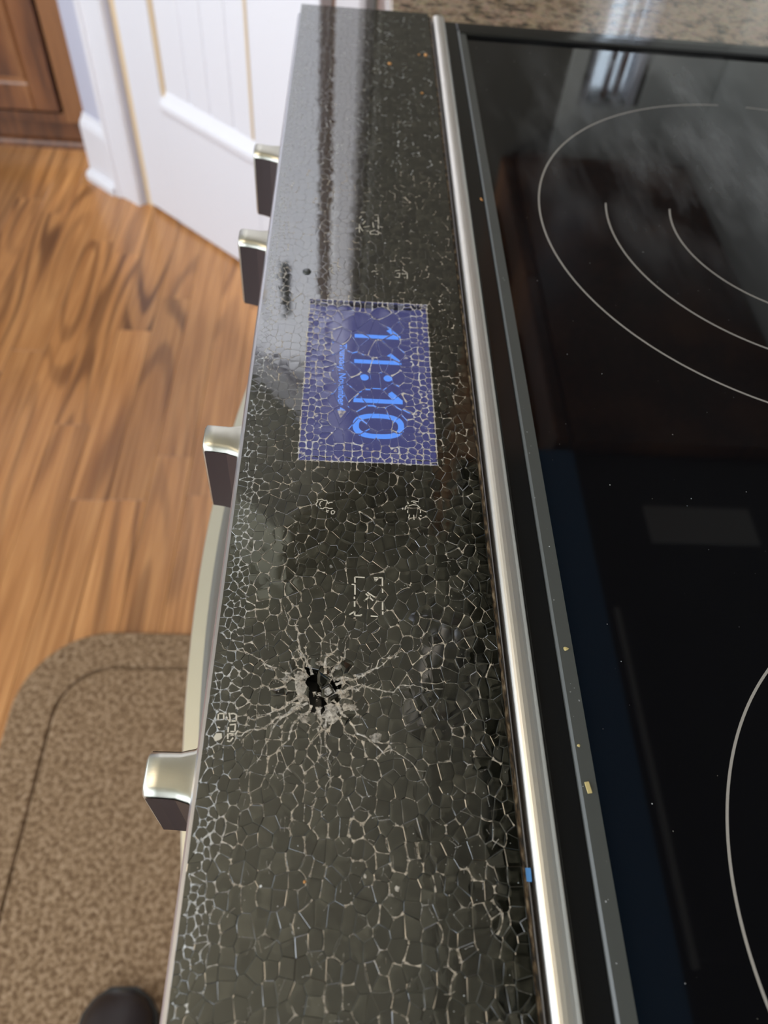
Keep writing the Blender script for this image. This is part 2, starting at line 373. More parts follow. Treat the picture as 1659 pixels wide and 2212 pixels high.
sweep('panel_moulding', [(A0 + DU * u, DV, Vector((0, 0, 1))) for u in (.380, .690)], mp2, M['white'], dr)
dbox('door_bolt', .752, .772, -.022, -.006, 1.76, 1.90, M['plastic_black'], dr, bev=.004)

# ------------------------------------------------------------------ cherry cabinet beyond the pantry corner
cb = thing('floor_cabinet', (-1.3, 2.2, 0), 'cherry wood floor cabinet with recessed panel door beside lavender wall', 'cabinet')
FY = 2.03
box('carcass', -1.9, -.662, FY + .02, 2.5, .09, .88, M['cherry'], cb)
box('face_stile', -.742, -.648, FY, FY + .02, .09, .88, M['cherry'], cb, bev=.001)
box('face_rail', -1.9, -.742, FY, FY + .02, .088, .113, M['cherry'], cb, bev=.001)
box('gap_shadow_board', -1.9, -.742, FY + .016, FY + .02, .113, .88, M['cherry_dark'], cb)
cdoor = box('door_panel', -1.16, -.80, FY + .008, FY + .014, .17, .82, M['cherry'], cb)
box('door_stile', -.812, -.7495, FY - .006, FY + .014, .119, .875, M['cherry'], cb, bev=.003)
box('door_stile', -1.22, -1.157, FY - .006, FY + .014, .119, .875, M['cherry'], cb, bev=.003)
box('door_rail', -1.157, -.812, FY - .006, FY + .014, .119, .184, M['cherry'], cb, bev=.003)
box('door_rail', -1.157, -.812, FY - .006, FY + .014, .81, .875, M['cherry'], cb, bev=.003)
sweep('door_moulding', [((-.812, 0, z), (-1, 0, 0), (0, 1, 0)) for z in (.186, .81)], [(0, FY - .006), (.004, FY - .004), (.011, FY + .006), (.011, FY + .009), (0, FY + .009)], M['cherry'], cb)
sweep('door_moulding', [((xx, 0, .184), (0, 0, 1), (0, 1, 0)) for xx in (-1.157, -.812)], [(0, FY - .006), (.004, FY - .004), (.011, FY + .006), (.011, FY + .009), (0, FY + .009)], M['cherry'], cb)
box('toe_kick', -1.9, -.665, FY + .045, FY + .06, 0, .09, M['cherry'], cb)
sweep('shoe_moulding', [((xx, FY + .045, 0), (0, -1, 0), (0, 0, 1)) for xx in (-1.9, -.70)], [(0, 0), (.014, 0), (.0135, .010), (.010, .018), (.004, .022), (0, .023)], M['cherry'], cb)
tag(box('stone_top', -1.95, -.705, 1.995, 2.5, .881, .913, M['granite'], bev=.003), 'brown granite slab on top of the cherry floor cabinet', 'worktop')

# ------------------------------------------------------------------ worktop and cabinets beside and above the range
tag(box('worktop', .028, .598, .6115, 1.290, .884, .915, M['granite'], bev=.003, seg=2), 'speckled brown granite worktop beyond the far end of the range', 'worktop')
bc = thing('base_cabinet', (.33, .95, 0), 'cherry base cabinet under the speckled granite worktop', 'cabinet')
box('carcass', .06, .598, .614, 1.298, .10, .883, M['cherry'], bc)
for y0, y1 in ((.62, .95), (.955, 1.285)):
    d = box('cabinet_door', .038, .058, y0, y1, .12, .86, M['cherry'], bc, bev=.003)
    box('door_knob', .018, .038, y0 + .03, y0 + .055, .74, .765, M['steel'], d, bev=.006, seg=2)
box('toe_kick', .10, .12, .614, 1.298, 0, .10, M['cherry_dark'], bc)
wc = thing('wall_cabinet', (.44, .95, 1.375), 'cherry wall cabinet over the granite worktop, reflected in the cooktop', 'cabinet')
box('carcass', .29, .598, .622, 1.298, 1.375, 2.30, M['cherry'], wc)
for y0, y1 in ((.626, .955), (.960, 1.292)):
    d = box('cabinet_door', .27, .289, y0, y1, 1.378, 2.29, M['cherry'], wc, bev=.003)
    box('door_panel', .266, .2695, y0 + .06, y1 - .06, 1.44, 2.23, M['cherry'], d, bev=.003)
wc2 = thing('wall_cabinet', (.44, .24, 1.83), 'short cherry wall cabinet above the black microwave', 'cabinet')
box('carcass', .29, .598, -.142, .616, 1.83, 2.30, M['cherry'], wc2)
for y0, y1 in ((-.138, .235), (.240, .613)):
    d = box('cabinet_door', .27, .289, y0, y1, 1.833, 2.29, M['cherry'], wc2, bev=.003)
    box('door_panel', .266, .2695, y0 + .06, y1 - .06, 1.89, 2.23, M['cherry'], d, bev=.003)
mw = thing('microwave', (.38, .238, 1.39), 'black over the range microwave reflected in the black cooktop glass', 'microwave')
box('body', .20, .598, -.142, .616, 1.392, 1.826, M['plastic_black'], mw, bev=.004)
md = box('door', .15, .199, -.142, .44, 1.41, 1.826, M['black_enamel'], mw, bev=.005)
box('handle', .115, .13, .40, .42, 1.46, 1.78, M['steel_grey'], md, bev=.005)
box('handle_post', .13, .150, .402, .418, 1.48, 1.50, M['steel_grey'], md); box('handle_post', .13, .150, .402, .418, 1.74, 1.76, M['steel_grey'], md)
box('keypad', .152, .199, .445, .616, 1.41, 1.826, M['black_enamel'], mw, bev=.004)
box('painted_glint_strip', .245, .29, -.14, .614, 1.386, 1.3915, M['blue_glint'], mw)  # strip coloured to stand for window light on the front bevel
box('grease_filter', .305, .56, .07, .39, 1.388, 1.3915, M['plastic_black'], mw, bev=.001)
box('filter_rim', .300, .305, .065, .395, 1.386, 1.3915, M['lens'], mw)
box('lamp_lens', .362, .49, .483, .535, 1.388, 1.3915, M['lens'], mw, bev=.001)

# ------------------------------------------------------------------ kitchen range
RL = (.27, .238, 0)
R = thing('kitchen_range', RL, 'steel and black slide-in range with shattered glass control panel and lit clock', 'range')
Y0, Y1 = -.136, .6165
box('body', .0, .592, Y0, Y1 - .008, .06, .905, M['steel_grey'], R)
box('plinth', .03, .592, Y0 + .02, Y1 - .03, 0, .06, M['plastic_black'], R)
od = box('oven_door', -.022, -.0005, Y0 + .002, Y1 - .010, .16, .785, M['steel_grey'], R, bev=.003)
box('oven_window', -.024, -.0222, .0, .47, .30, .62, M['black_enamel'], od)
# bowed oven handle
hp = []
for k in range(49):
    y = -.085 + k * .646 / 48; s = (y - .238) / .172
    ox = -.0788 + .0147 * s * s; dy = 1; dx = .0147 * 2 * s / .172
    t = Vector((dx, dy, 0)).normalized(); hp.append(((ox, y, .760), (t.y, -t.x, 0), (0, 0, 1)))
hprof = [(0, -.003), (.0012, 0), (.0085, .0005), (.0105, -.001), (.0165, -.011), (.017, -.020), (.012, -.026), (.003, -.024), (0, -.016)]
oh = sweep('oven_handle', hp, hprof, M['steel_handle'], R)
for yy in (-.06, .536): box('handle_mount', -.034, -.022, yy - .012, yy + .012, .738, .756, M['steel'], oh, bev=.002)
# fascia below the glass
sweep('fascia', [((0, y, 0), (1, 0, 0), (0, 0, 1)) for y in (Y0, Y1 - .008)], [(-.0372, .795), (-.0372, .917), (-.0384, .9205), (-.0376, .9222), (-.030, .9222), (-.030, .9145), (-.002, .905), (0, .795)], M['steel_grey'], R)
# knobs
def knob(yc):
    prof = [(-.0535, .0062, .8790, .9160), (-.0527, .0067, .8780, .9168), (-.0490, .0067, .8773, .9166), (-.0440, .0069, .876, .9160), (-.0400, .0080, .8745, .9156), (-.0372, .0104, .8725, .9150)]
    vs = []; fs = []; n = 0
    for X, hy, z0, z1 in prof:
        r = .0026; ring = []
        for cy, cz, a0 in ((hy - r, z1 - r, 0), (-hy + r, z1 - r, 90), (-hy + r, z0 + r, 180), (hy - r, z0 + r, 270)):
            for q in range(4):
                a = math.radians(a0 + q * 30); sy = r; sz = r * (.75 if cz > .9 else 1)
                ring.append((X, yc + cy + sy * cos(a), cz + sz * sin(a) + (r - sz if cz > .9 else 0)))
        # gently crowned top
        vs += [(a, b, c + (.0012 * (1 - ((b - yc) / hy) ** 2) if c > .912 else 0)) for a, b, c in ring]; n = len(ring)
    for i in range(len(prof) - 1):
        for j in range(n): k = (j + 1) % n; fs.append((i * n + j, i * n + k, (i + 1) * n + k, (i + 1) * n + j))
    fs.append(tuple(range(n)))
    o = raw('knob', vs, fs, M['steel_knob'], R, True)
    bm = bmesh.new(); bm.from_mesh(o.data); bmesh.ops.recalc_face_normals(bm, faces=bm.faces); bm.to_mesh(o.data); bm.free()
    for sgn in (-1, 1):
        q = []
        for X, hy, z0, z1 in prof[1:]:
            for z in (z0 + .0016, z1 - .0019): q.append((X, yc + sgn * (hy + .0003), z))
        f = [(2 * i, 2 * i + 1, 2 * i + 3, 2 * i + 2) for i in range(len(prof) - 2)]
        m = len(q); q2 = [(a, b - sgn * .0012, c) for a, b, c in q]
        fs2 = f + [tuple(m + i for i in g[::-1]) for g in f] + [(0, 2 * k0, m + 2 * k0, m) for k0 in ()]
        sd = raw('knob_side', q + q2, fs2, M['knob_side'], o); sd['label'] = 'knob side with dark reflection in its colour'
for yc in (.0728, .2075, .3450, .4300): knob(yc)

# raised steel strip between control panel and cooktop
sp = []
for k in range(13):
    a = pi * k / 12; sp.append((.06245 - .00395 * math.copysign(abs(cos(a)) ** .8, cos(a)), .9238 + .0020 * max(0, sin(a)) ** .9))
sp = [(.0585, .915)] + sp + [(.0664, .915)]
sweep('steel_strip', [((0, y, 0), (1, 0, 0), (0, 0, 1)) for y in (Y0, Y1 - .0035)], sp, M['steel'], R, smooth=False)
# cooktop
fr = bmesh.new()
add_box(fr, .0665, .0750, Y0, .6075, .905, .9242, .0006); add_box(fr, .0750, .592, .5945, .6075, .905, .9242, .0006)
add_box(fr, .565, .592, Y0, .5945, .905, .9242, .0006)
bm_obj('cooktop_frame', fr, M['black_enamel'], R)
rg = [(.0748, .9155), (.0748, .9250), (.0755, .9257), (.0802, .9254), (.0806, .9240), (.0806, .9155)]
sweep('frame_edge', [((0, Y0, 0), (1, 0, 0), (0, 0, 1)), ((0, .5905, 0), (1, 0, 0), (0, 0, 1))], rg, M['ridge_grey'], R)
rg2 = [(.5945 - (a - .0748) * 1.6, b + (.0012 if b > .92 else 0)) for a, b in rg]
sweep('frame_edge', [((xx, 0, 0), (0, 1, 0), (0, 0, 1)) for xx in (.0756, .565)], rg2, M['black_enamel'], R)
gl = box('cooktop_glass', .0806, .565, Y0, .584, .915, .9240, M['cooktop'], R)
def arc(name, cx, cy, r, a0, a1, w=.0009):
    n = max(24, int((a1 - a0) * 40)); vs = []; fs = []
    for k in range(n + 1):
        a = a0 + (a1 - a0) * k / n
        for rr in (r - w / 2, r + w / 2): vs.append((cx + rr * cos(a), cy + rr * sin(a), .92405))
    for k in range(n): fs.append((2 * k, 2 * k + 1, 2 * k + 3, 2 * k + 2))
    return raw(name, vs, fs, M['ring'], gl)
arc('burner_ring', .2488, .3643, .1446, 1.62, 1.62 + 2 * pi - .13)
arc('burner_ring', .2488, .3643, .1077, 2.96, 2.96 + 2.2); arc('burner_ring', .2488, .3643, .0724, 2.90, 2.90 + 2.2)
arc('burner_ring', .2221, .0303, .1079, 0, 2 * pi)

# ------------------------------------------------------------------ shattered glass control panel
CP = box('control_panel', -.0340, .0545, Y0, Y1 - .002, .905, .9152, M['plastic_black'], R)
XL, XR, YB, YT = -.0362, .0550, Y0, Y1
DX0, DX1, DY0, DY1 = -.0146, .0392, .1895, .2865       # display opening in the black print
HOLE = (-.0027, .0963)
W = .80                                                  # Y squeeze so the cells come out long
seeds = []
def inside(x, y, mrg): return DX0 - mrg < x < DX1 + mrg and DY0 - mrg < y < DY1 + mrg
# border pairs keep the print edge straight
def pairs(n, f):
    for k in range(n):
        t = (k + .5 + random.uniform(-.25, .25)) / n; seeds.extend(f(t))
d = .0011
pairs(21, lambda t: [(DX0 + t * (DX1 - DX0), DY0 - d), (DX0 + t * (DX1 - DX0), DY0 + d)])
pairs(21, lambda t: [(DX0 + t * (DX1 - DX0), DY1 - d), (DX0 + t * (DX1 - DX0), DY1 + d)])
pairs(30, lambda t: [(DX0 - d, DY0 + t * (DY1 - DY0)), (DX0 + d, DY0 + t * (DY1 - DY0))])
pairs(30, lambda t: [(DX1 - d, DY0 + t * (DY1 - DY0)), (DX1 + d, DY0 + t * (DY1 - DY0))])
# long strands inside the display, small crumbs near its rim
x = DX0 + .0036
while x < DX1 - .0025:
    y = DY0 + .0036; cx = (x - DX0) / (DX1 - DX0)
    while y < DY1 - .0030:
        cy = (y - DY0) / (DY1 - DY0)
        mid = .20 < cx < .80 and .08 < cy < .90
        seeds.append((x + random.uniform(-.0004, .0004) * (.6 if mid else 2), y))
        y += random.uniform(.008, .017) if mid else random.uniform(.0026, .0046)
    x += .0036 if .20 < cx < .80 else .0028
cols = [.0009, .0027, .0048, .0072, .0100]
while cols[-1] < XR - XL - .0052: cols.append(cols[-1] + random.uniform(.0032, .0042))
cols += [XR - XL - .0012]
for ci, cxx in enumerate(cols):
    y = YB + random.uniform(0, .004)
    step = .0031 if ci < 3 else (.0036 if ci < 5 else .0047)
    ph = random.uniform(0, 6)
    while y < YT - .0015:
        wob = .0006 * sin(y * 55 + ph)
        px = XL + cxx + wob + random.uniform(-.0013, .0013) * (.4 if ci < 2 else (.7 if ci < 5 else 1)); py = y
        r = hypot(px - HOLE[0], py - HOLE[1])
        if not inside(px, py, .0030) and XL + .0004 < px < XR - .0004: seeds.append((px, py))
        y += step * random.uniform(.5, 1.6) * (.72 if r < .016 else 1)
pts = []; 
for px, py in seeds: pts.append((px * 1000, py * 1000 * W))
n0 = len(pts)
xl, xr, yb, yt = XL * 1000, XR * 1000, YB * 1000 * W, YT * 1000 * W
for px, py in list(pts):
    if px - xl < 9: pts.append((2 * xl - px, py))
    if xr - px < 9: pts.append((2 * xr - px, py))
    if py - yb < 9: pts.append((px, 2 * yb - py))
    if yt - py < 9: pts.append((px, 2 * yt - py))
dv, de, df, ov, oe, of = delaunay_2d_cdt([Vector(p) for p in pts], [], [], 0, 1e-6)
# map output verts to input index
src = [o[0] if o else -1 for o in ov]
cc = []; inc = {}
for fi, f in enumerate(df):
    a, b, c = (dv[i] for i in f)
    D = 2 * (a.x * (b.y - c.y) + b.x * (c.y - a.y) + c.x * (a.y - b.y))
    if abs(D) < 1e-9: cc.append((a.x, a.y)); continue
    ux = ((a.x ** 2 + a.y ** 2) * (b.y - c.y) + (b.x ** 2 + b.y ** 2) * (c.y - a.y) + (c.x ** 2 + c.y ** 2) * (a.y - b.y)) / D
    uy = ((a.x ** 2 + a.y ** 2) * (c.x - b.x) + (b.x ** 2 + b.y ** 2) * (a.x - c.x) + (c.x ** 2 + c.y ** 2) * (b.x - a.x)) / D
    cc.append((ux, uy))
    for i in f: inc.setdefault(i, []).append(fi)
cells = []          # (seed index, centre, polygon in metres, [circumcentre ids])
for vi, fl in inc.items():
    s = src[vi]
    if s < 0 or s >= n0: continue
    sx, sy = pts[s]
    fl = sorted(set(fl), key=lambda q: math.atan2(cc[q][1] - sy, cc[q][0] - sx))
    poly = [(cc[q][0] / 1000, cc[q][1] / 1000 / W) for q in fl]
    clean = []; ids = []
    for p, q in zip(poly, fl):
        p = (min(max(p[0], XL - .0008), XR), min(max(p[1], YB), YT))
        if not clean or hypot(p[0] - clean[-1][0], p[1] - clean[-1][1]) > .00012: clean.append(p); ids.append(q)
    if len(clean) > 3 and hypot(clean[0][0] - clean[-1][0], clean[0][1] - clean[-1][1]) < .00012: clean.pop(); ids.pop()
    if len(clean) >= 3: cells.append((s, (sx / 1000, sy / 1000 / W), clean, ids))
def parea(p): return abs(sum(p[i][0] * p[(i + 1) % len(p)][1] - p[(i + 1) % len(p)][0] * p[i][1] for i in range(len(p)))) / 2
def shard_geo(cell):
    s, c, poly, ids = cell
    n = len(poly); gx = sum(p[0] for p in poly) / n; gy = sum(p[1] for p in poly) / n
    disp = inside(gx, gy, 0); r = hypot(gx - HOLE[0], gy - HOLE[1])
    amp = .0012 if gy > .25 else (.0030 if gy > .16 else .0055)
    if disp: amp = random.choice((.0015, .002, .002, .003, .009)) if (DX0 + .010 < gx < DX1 - .009 and DY0 + .007 < gy < DY1 - .009) else .035
    if r < .013: amp = .06
    tx = random.gauss(0, amp); ty = random.gauss(0, amp * .8)
    sink = random.uniform(0, .00003)
    if r < .009: sink = random.uniform(.0002, .0011)
    def ring(ins, dz):
        out = []
        for px, py in poly:
            dx, dy = px - gx, py - gy; L = hypot(dx, dy); k = max(.25, 1 - ins / L)
            x_, y_ = gx + dx * k, gy + dy * k
            out.append((x_, y_, ZP - dz - sink + tx * (x_ - gx) + ty * (y_ - gy)))
        return out
    bw = random.uniform(.00005, .00018); far = gy > .215 and not disp; gp = .00001 if far else .00002
    top = ring(bw + .00002, 0); edge = ring(gp, .000004 if far else (.00004 if disp else random.uniform(.00002, .00006))); bot = [(a, b, .9158 if r < .014 else (.9237 if disp else .9221)) for a, b, _ in ring(.00002, 0)]
    vs = top + edge + bot; fs = []
    for i in range(n):
        k = (i + 1) % n; fs.append((i, n + i, n + k, k)); fs.append((n + i, 2 * n + i, 2 * n + k, n + k))
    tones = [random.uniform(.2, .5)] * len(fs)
    if disp: fs.append(tuple(range(n))); fs.append(tuple(range(3 * n - 1, 2 * n - 1, -1))); tones += [.5, .5]
    else:
        # flat top: core and inner crack facets, shade painted in, lighter on one side
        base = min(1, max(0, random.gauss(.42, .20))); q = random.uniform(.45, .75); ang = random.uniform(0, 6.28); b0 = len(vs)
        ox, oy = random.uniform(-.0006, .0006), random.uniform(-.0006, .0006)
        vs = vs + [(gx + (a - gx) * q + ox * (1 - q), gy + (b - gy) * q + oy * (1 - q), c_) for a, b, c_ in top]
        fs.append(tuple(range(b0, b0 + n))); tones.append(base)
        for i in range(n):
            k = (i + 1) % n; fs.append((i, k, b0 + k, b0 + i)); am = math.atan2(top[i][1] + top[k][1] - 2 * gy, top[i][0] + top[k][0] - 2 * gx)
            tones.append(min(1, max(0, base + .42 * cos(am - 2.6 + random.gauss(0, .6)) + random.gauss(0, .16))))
    return vs, fs, disp, tones
CAMP = Vector((0, 0, 1.1487))
ranked = []
for i, cell in enumerate(cells):
    s, c, poly, ids = cell
    r = hypot(c[0] - HOLE[0], c[1] - HOLE[1])
    if r < .0026 or hypot(c[0] + .0046, c[1] - .1000) < .0032 or hypot(c[0] - .0026, c[1] - .0975) < .0022 or hypot(c[0] + .0030, c[1] - .0915) < .0022: continue     # the punched hole
    rel = Vector((c[0], c[1], ZP)) - CAMP; dep = rel.dot(Vector(fw))
    px = 829.5 + 1640 * rel.dot(Vector(rx)) / dep; py = 1106 + 1640 * rel.dot(Vector(dn)) / dep
    vis = 0 <= px <= 1659 and 0 <= py <= 2205
    ranked.append((parea(poly) / dep ** 3 if vis else 0, i))
ranked.sort(reverse=True)
def set_attr(me, name, vals):
    a = me.attributes.new(name, 'FLOAT', 'FACE'); a.data.foreach_set('value', vals)
acc = {False: ([], [], []), True: ([], [], [])}
for k, (ar, i) in enumerate(ranked):
    vs, fs, disp, tone = shard_geo(cells[i])
    if k < 300:
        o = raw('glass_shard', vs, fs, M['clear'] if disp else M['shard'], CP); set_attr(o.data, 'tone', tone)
    else:
        V, F, T = acc[disp]; b = len(V); V.extend(vs); F.extend(tuple(q + b for q in f) for f in fs); T.extend(tone)
for disp, nm in ((False, 'glass_shards'), (True, 'clear_glass_shards')):
    V, F, T = acc[disp]
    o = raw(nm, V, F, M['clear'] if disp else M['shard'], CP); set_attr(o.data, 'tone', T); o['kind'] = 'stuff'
tr = bmesh.new()
add_box(tr, XL + .002, DX0 - .0003, YB, YT - .001, .9155, .9218); add_box(tr, DX1 + .0003, XR, YB, YT - .001, .9155, .9218)
add_box(tr, DX0 - .0003, DX1 + .0003, DY1 + .0003, YT - .001, .9155, .9218)
add_box(tr, DX0 - .0003, DX1 + .0003, YB, HOLE[1] - .009, .9155, .9218); add_box(tr, DX0 - .0003, DX1 + .0003, HOLE[1] + .010, DY0 - .0003, .9155, .9218)
add_box(tr, DX0 - .0003, HOLE[0] - .008, HOLE[1] - .009, HOLE[1] + .010, .9155, .9218); add_box(tr, HOLE[0] + .008, DX1 + .0003, HOLE[1] - .009, HOLE[1] + .010, .9155, .9218)
bm_obj('glass_backing', tr, M['plastic_black'], CP)

# lit clock display under the clear fragments
ZS = .9205
scr = box('display_screen', DX0 - .004, DX1 + .004, DY0 - .003, DY1 + .007, .9160, ZS, M['screen'], CP); scr['label'] = 'lit blue clock screen'
def prism(name, loops, z, m, parent, th=.00012):
    bm = bmesh.new()
    for lp in loops:
        vs = [bm.verts.new((x_, y_, z + th)) for x_, y_ in lp]; bm.faces.new(vs)
    bmesh.ops.recalc_face_normals(bm, faces=bm.faces)
    return bm_obj(name, bm, m, parent)
def bar(x0, y0, x1, y1, w): # stroke as a quad
    dx, dy = x1 - x0, y1 - y0; L = hypot(dx, dy) or 1; nx, ny = -dy / L * w / 2, dx / L * w / 2
    return [(x0 + nx, y0 + ny), (x1 + nx, y1 + ny), (x1 - nx, y1 - ny), (x0 - nx, y0 - ny)]
mm = .001
dg = []
for yb in (267.0, 250.4, 226.6):
    dg.append(('1', [bar(6.3 * mm, yb * mm, 27.0 * mm, yb * mm, .0024), bar(26.2 * mm, yb * mm, 21.6 * mm, (yb + 5.2) * mm, .0024)]))
def disc(cx, cy, rx_, ry_, n=20): return [(cx + rx_ * cos(2 * pi * k / n), cy + ry_ * sin(2 * pi * k / n)) for k in range(n)]
dg.append((':', [disc(.0108, .2405, .0019, .0019), disc(.0210, .2405, .0019, .0019)]))
for nm, lp in dg: prism('clock_digit', lp, ZS, M['digit'], scr)
n = 48; lp = []
def oval(a, rx_, ry_):
    e = 2 / 2.6; c, s = cos(a), sin(a); return (.01668 + rx_ * math.copysign(abs(c) ** e, c), .2124 + ry_ * math.copysign(abs(s) ** e, s))
for k in range(n):
    a, b = 2 * pi * k / n, 2 * pi * (k + 1) / n
    lp.append([oval(a, .0105, .0069), oval(b, .0105, .0069), oval(b, .0080, .0044), oval(a, .0080, .0044)])
prism('clock_digit', lp, ZS, M['digit'], scr)
fc = bpy.data.curves.new('date_text', 'FONT'); fc.body = 'Thursday, November 4'; fc.size = .0046; fc.align_x = 'LEFT'; fc.offset = .00006
fo = bpy.data.objects.new('date_text_curve', fc); COL.objects.link(fo)
bpy.context.view_layer.update()
tm = bpy.data.meshes.new_from_object(fo.evaluated_get(bpy.context.evaluated_depsgraph_get())); bpy.data.objects.remove(fo); bpy.data.curves.remove(fc)
xs = [v.co.x for v in tm.vertices]; sc_ = .0412 / (max(xs) - min(xs)); x00 = min(xs)
for v in tm.vertices: v.co = Vector((-.0001 + v.co.y * .95, .2612 - (v.co.x - x00) * sc_, ZS + .00012))
tm.materials.clear(); link('date_text', tm, M['digit'], scr)

# crack webs, crumbs of glass and dust lying in the fractures
VV = []; FF = []; TT = []; DD = []
def addf(vs, fs, tone, dens):
    b = len(VV); VV.extend(vs); FF.extend(tuple(q + b for q in f) for f in fs); TT.extend([tone] * len(fs)); DD.extend([dens] * len(fs))
def zj(): return ZP + .00003 + random.uniform(0, .00005)
def ribbon(p, q, w0, wm, tone, dens, off=0):
    dx, dy = q[0] - p[0], q[1] - p[1]; L = hypot(dx, dy)
    if L < .0004: return
    nx, ny = -dy / L, dx / L; vs = []; m_ = 6; bowv = random.gauss(0, .06) * L
    for k in range(m_ + 1):
        t = k / m_; w = wm + (w0 - wm) * abs(2 * t - 1) ** 2.2; w *= random.uniform(.7, 1.3)
        bx = bowv * 4 * t * (1 - t); z = zj()
        for s in (-1, 1): vs.append((p[0] + dx * t + nx * (bx + s * w / 2), p[1] + dy * t + ny * (bx + s * w / 2), z + s * random.uniform(-.00004, .00006)))
    addf(vs, [(2 * k, 2 * k + 1, 2 * k + 3, 2 * k + 2) for k in range(m_)], tone, dens)
def web(c, arms, tone, dens):
    vs = [(c[0], c[1], zj())]; m_ = len(arms)
    arms = sorted(arms, key=lambda a: math.atan2(a[1] - c[1], a[0] - c[0]))
    for k in range(m_):
        a, b = arms[k], arms[(k + 1) % m_]
        vs.append((a[0], a[1], zj()))
        f = .30; vs.append((c[0] + ((a[0] + b[0]) / 2 - c[0]) * f, c[1] + ((a[1] + b[1]) / 2 - c[1]) * f, zj()))
    t = 2 * m_; addf(vs, [(0, 1 + k, 1 + (k + 1) % t) for k in range(t)], tone, dens)
def heat(x, y):
    r = hypot(x - HOLE[0], (y - HOLE[1]) * .9); h = .13
    h += .55 * math.exp(-(r / .011) ** 2) + .34 * math.exp(-(r / .030) ** 2)
    e = x - XL
    if y < .30: h += .60 * math.exp(-(e / .008) ** 2) + .34 * math.exp(-(e / .017) ** 2) * math.exp(-((y - .12) / .07) ** 2)
    else: h += .80 * math.exp(-(e / .007) ** 2)
    if y > .30: h *= .8
    if inside(x, y, .001):
        cx = (x - DX0) / (DX1 - DX0); cy = (y - DY0) / (DY1 - DY0)
        h = .14 if (.22 < cx < .80 and .10 < cy < .88) else .80
    return h
cpos = {}
for s, c, poly, ids in cells:
    for p, q in zip(poly, ids): cpos[q] = p
edge_seen = {}; nbr = {}
for s, c, poly, ids in cells:
    for k in range(len(ids)):
        a, b = ids[k], ids[(k + 1) % len(ids)]
        edge_seen[(min(a, b), max(a, b))] = 1; nbr.setdefault(a, set()).add(b); nbr.setdefault(b, set()).add(a)
def inhole(x, y): return hypot(x - HOLE[0], y - HOLE[1]) < .0026 or hypot(x + .0046, y - .1000) < .0034 or hypot(x - .0026, y - .0975) < .0022 or hypot(x + .0030, y - .0915) < .0022
def inpanel(p): return not inhole(p[0], p[1]) and XL + .0002 < p[0] < XR - .0002 and -.01 < p[1] < YT - .0008
random.seed(5)
for (a, b) in edge_seen:
    p, q = cpos[a], cpos[b]
    if not (inpanel(p) and inpanel(q)): continue
    mx, my = (p[0] + q[0]) / 2, (p[1] + q[1]) / 2
    L = hypot(q[0] - p[0], q[1] - p[1])
    if L > .012: continue
    h = heat(mx, my); ex, ey = (q[0] - p[0]) / (L or 1), (q[1] - p[1]) / (L or 1)
    rx_, ry_ = mx - HOLE[0], my - HOLE[1]; rr = hypot(rx_, ry_) or 1; rad = abs(ex * rx_ + ey * ry_) / rr
    al = abs(ey)
    disp = inside(mx, my, .0005)
    if rr < .05 and not disp: h *= .45 + 1.2 * rad ** 3
    elif not disp: h *= .75 + .7 * al
    pat = min(1.9, max(.22, 1 + 1.9 * mnoise.noise(Vector((mx * 70, my * 52, 3.7)))))
    if not disp: h *= pat
    cool = max(0, min(1, 1 - (mx - XL) / .012)) * random.uniform(.5, 1) if my < .4 else .6
    u = random.random()
    if u < h:
        w = random.choice((.00014, .0002, .0003, .0005)) * (1.5 if rr < .014 else 1)
        if disp: ribbon(p, q, w * 2.4, w * .8, random.uniform(0, .5), random.uniform(1.2, 2.6))
        else: ribbon(p, q, w * 2.2, w * .5, cool, random.uniform(.7, 1.6))
    elif u < h + (.10 * pat if my < .3 else .04) + (.34 if disp else 0):
        ribbon(p, q, .00016, .00008, .3 if not disp else .5, random.uniform(.25, .7) if not disp else random.uniform(.6, 1.2))
for q, ns in nbr.items():
    p = cpos[q]
    if not inpanel(p): continue
    h = heat(p[0], p[1])
    if random.random() < h * .62:
        arms = []
        for k in ns:
            o_ = cpos[k]; L = hypot(o_[0] - p[0], o_[1] - p[1])
            if L < .0003: continue
            f = min(.75, random.uniform(.0006, .0026) / L); arms.append((p[0] + (o_[0] - p[0]) * f, p[1] + (o_[1] - p[1]) * f))
        if len(arms) >= 3: web(p, arms, .7 if p[0] < XL + .01 else random.uniform(0, .3), random.uniform(.5, 1))
# radial cracks running out from the punched hole
for k in range(19):
    a = 2 * pi * k / 19 + random.uniform(-.14, .14); L = random.choice((.009, .013, .018, .026, .034)) ; x, y = HOLE[0] + .0052 * cos(a), HOLE[1] + .0056 * sin(a); st = .0024; d_ = 0
    while d_ < L:
        a2 = a + random.gauss(0, .38); nx_, ny_ = x + st * cos(a2), y + st * sin(a2) * 1.15
        if not inpanel((nx_, ny_)) or inside(nx_, ny_, .001): break
        w = .00095 * (1 - d_ / L) ** 1.4 + .00012; ribbon((x, y), (nx_, ny_), w * 1.1, w * .7, random.uniform(0, .25), random.uniform(.8, 1.6))
        if random.random() < .35:
            b = a2 + random.choice((-1, 1)) * random.uniform(.6, 1.3); l2 = random.uniform(.001, .003); ribbon((nx_, ny_), (nx_ + l2 * cos(b), ny_ + l2 * sin(b)), w * .7, w * .2, .1, random.uniform(.6, 1.2))
        if random.random() < .30:
            web((nx_, ny_), [(nx_ + .0012 * cos(q), ny_ + .0014 * sin(q)) for q in (a2, a2 + 2.2 + random.uniform(-.4, .4), a2 - 2.2)], .15, random.uniform(.8, 1.5))
        x, y = nx_, ny_; d_ += st
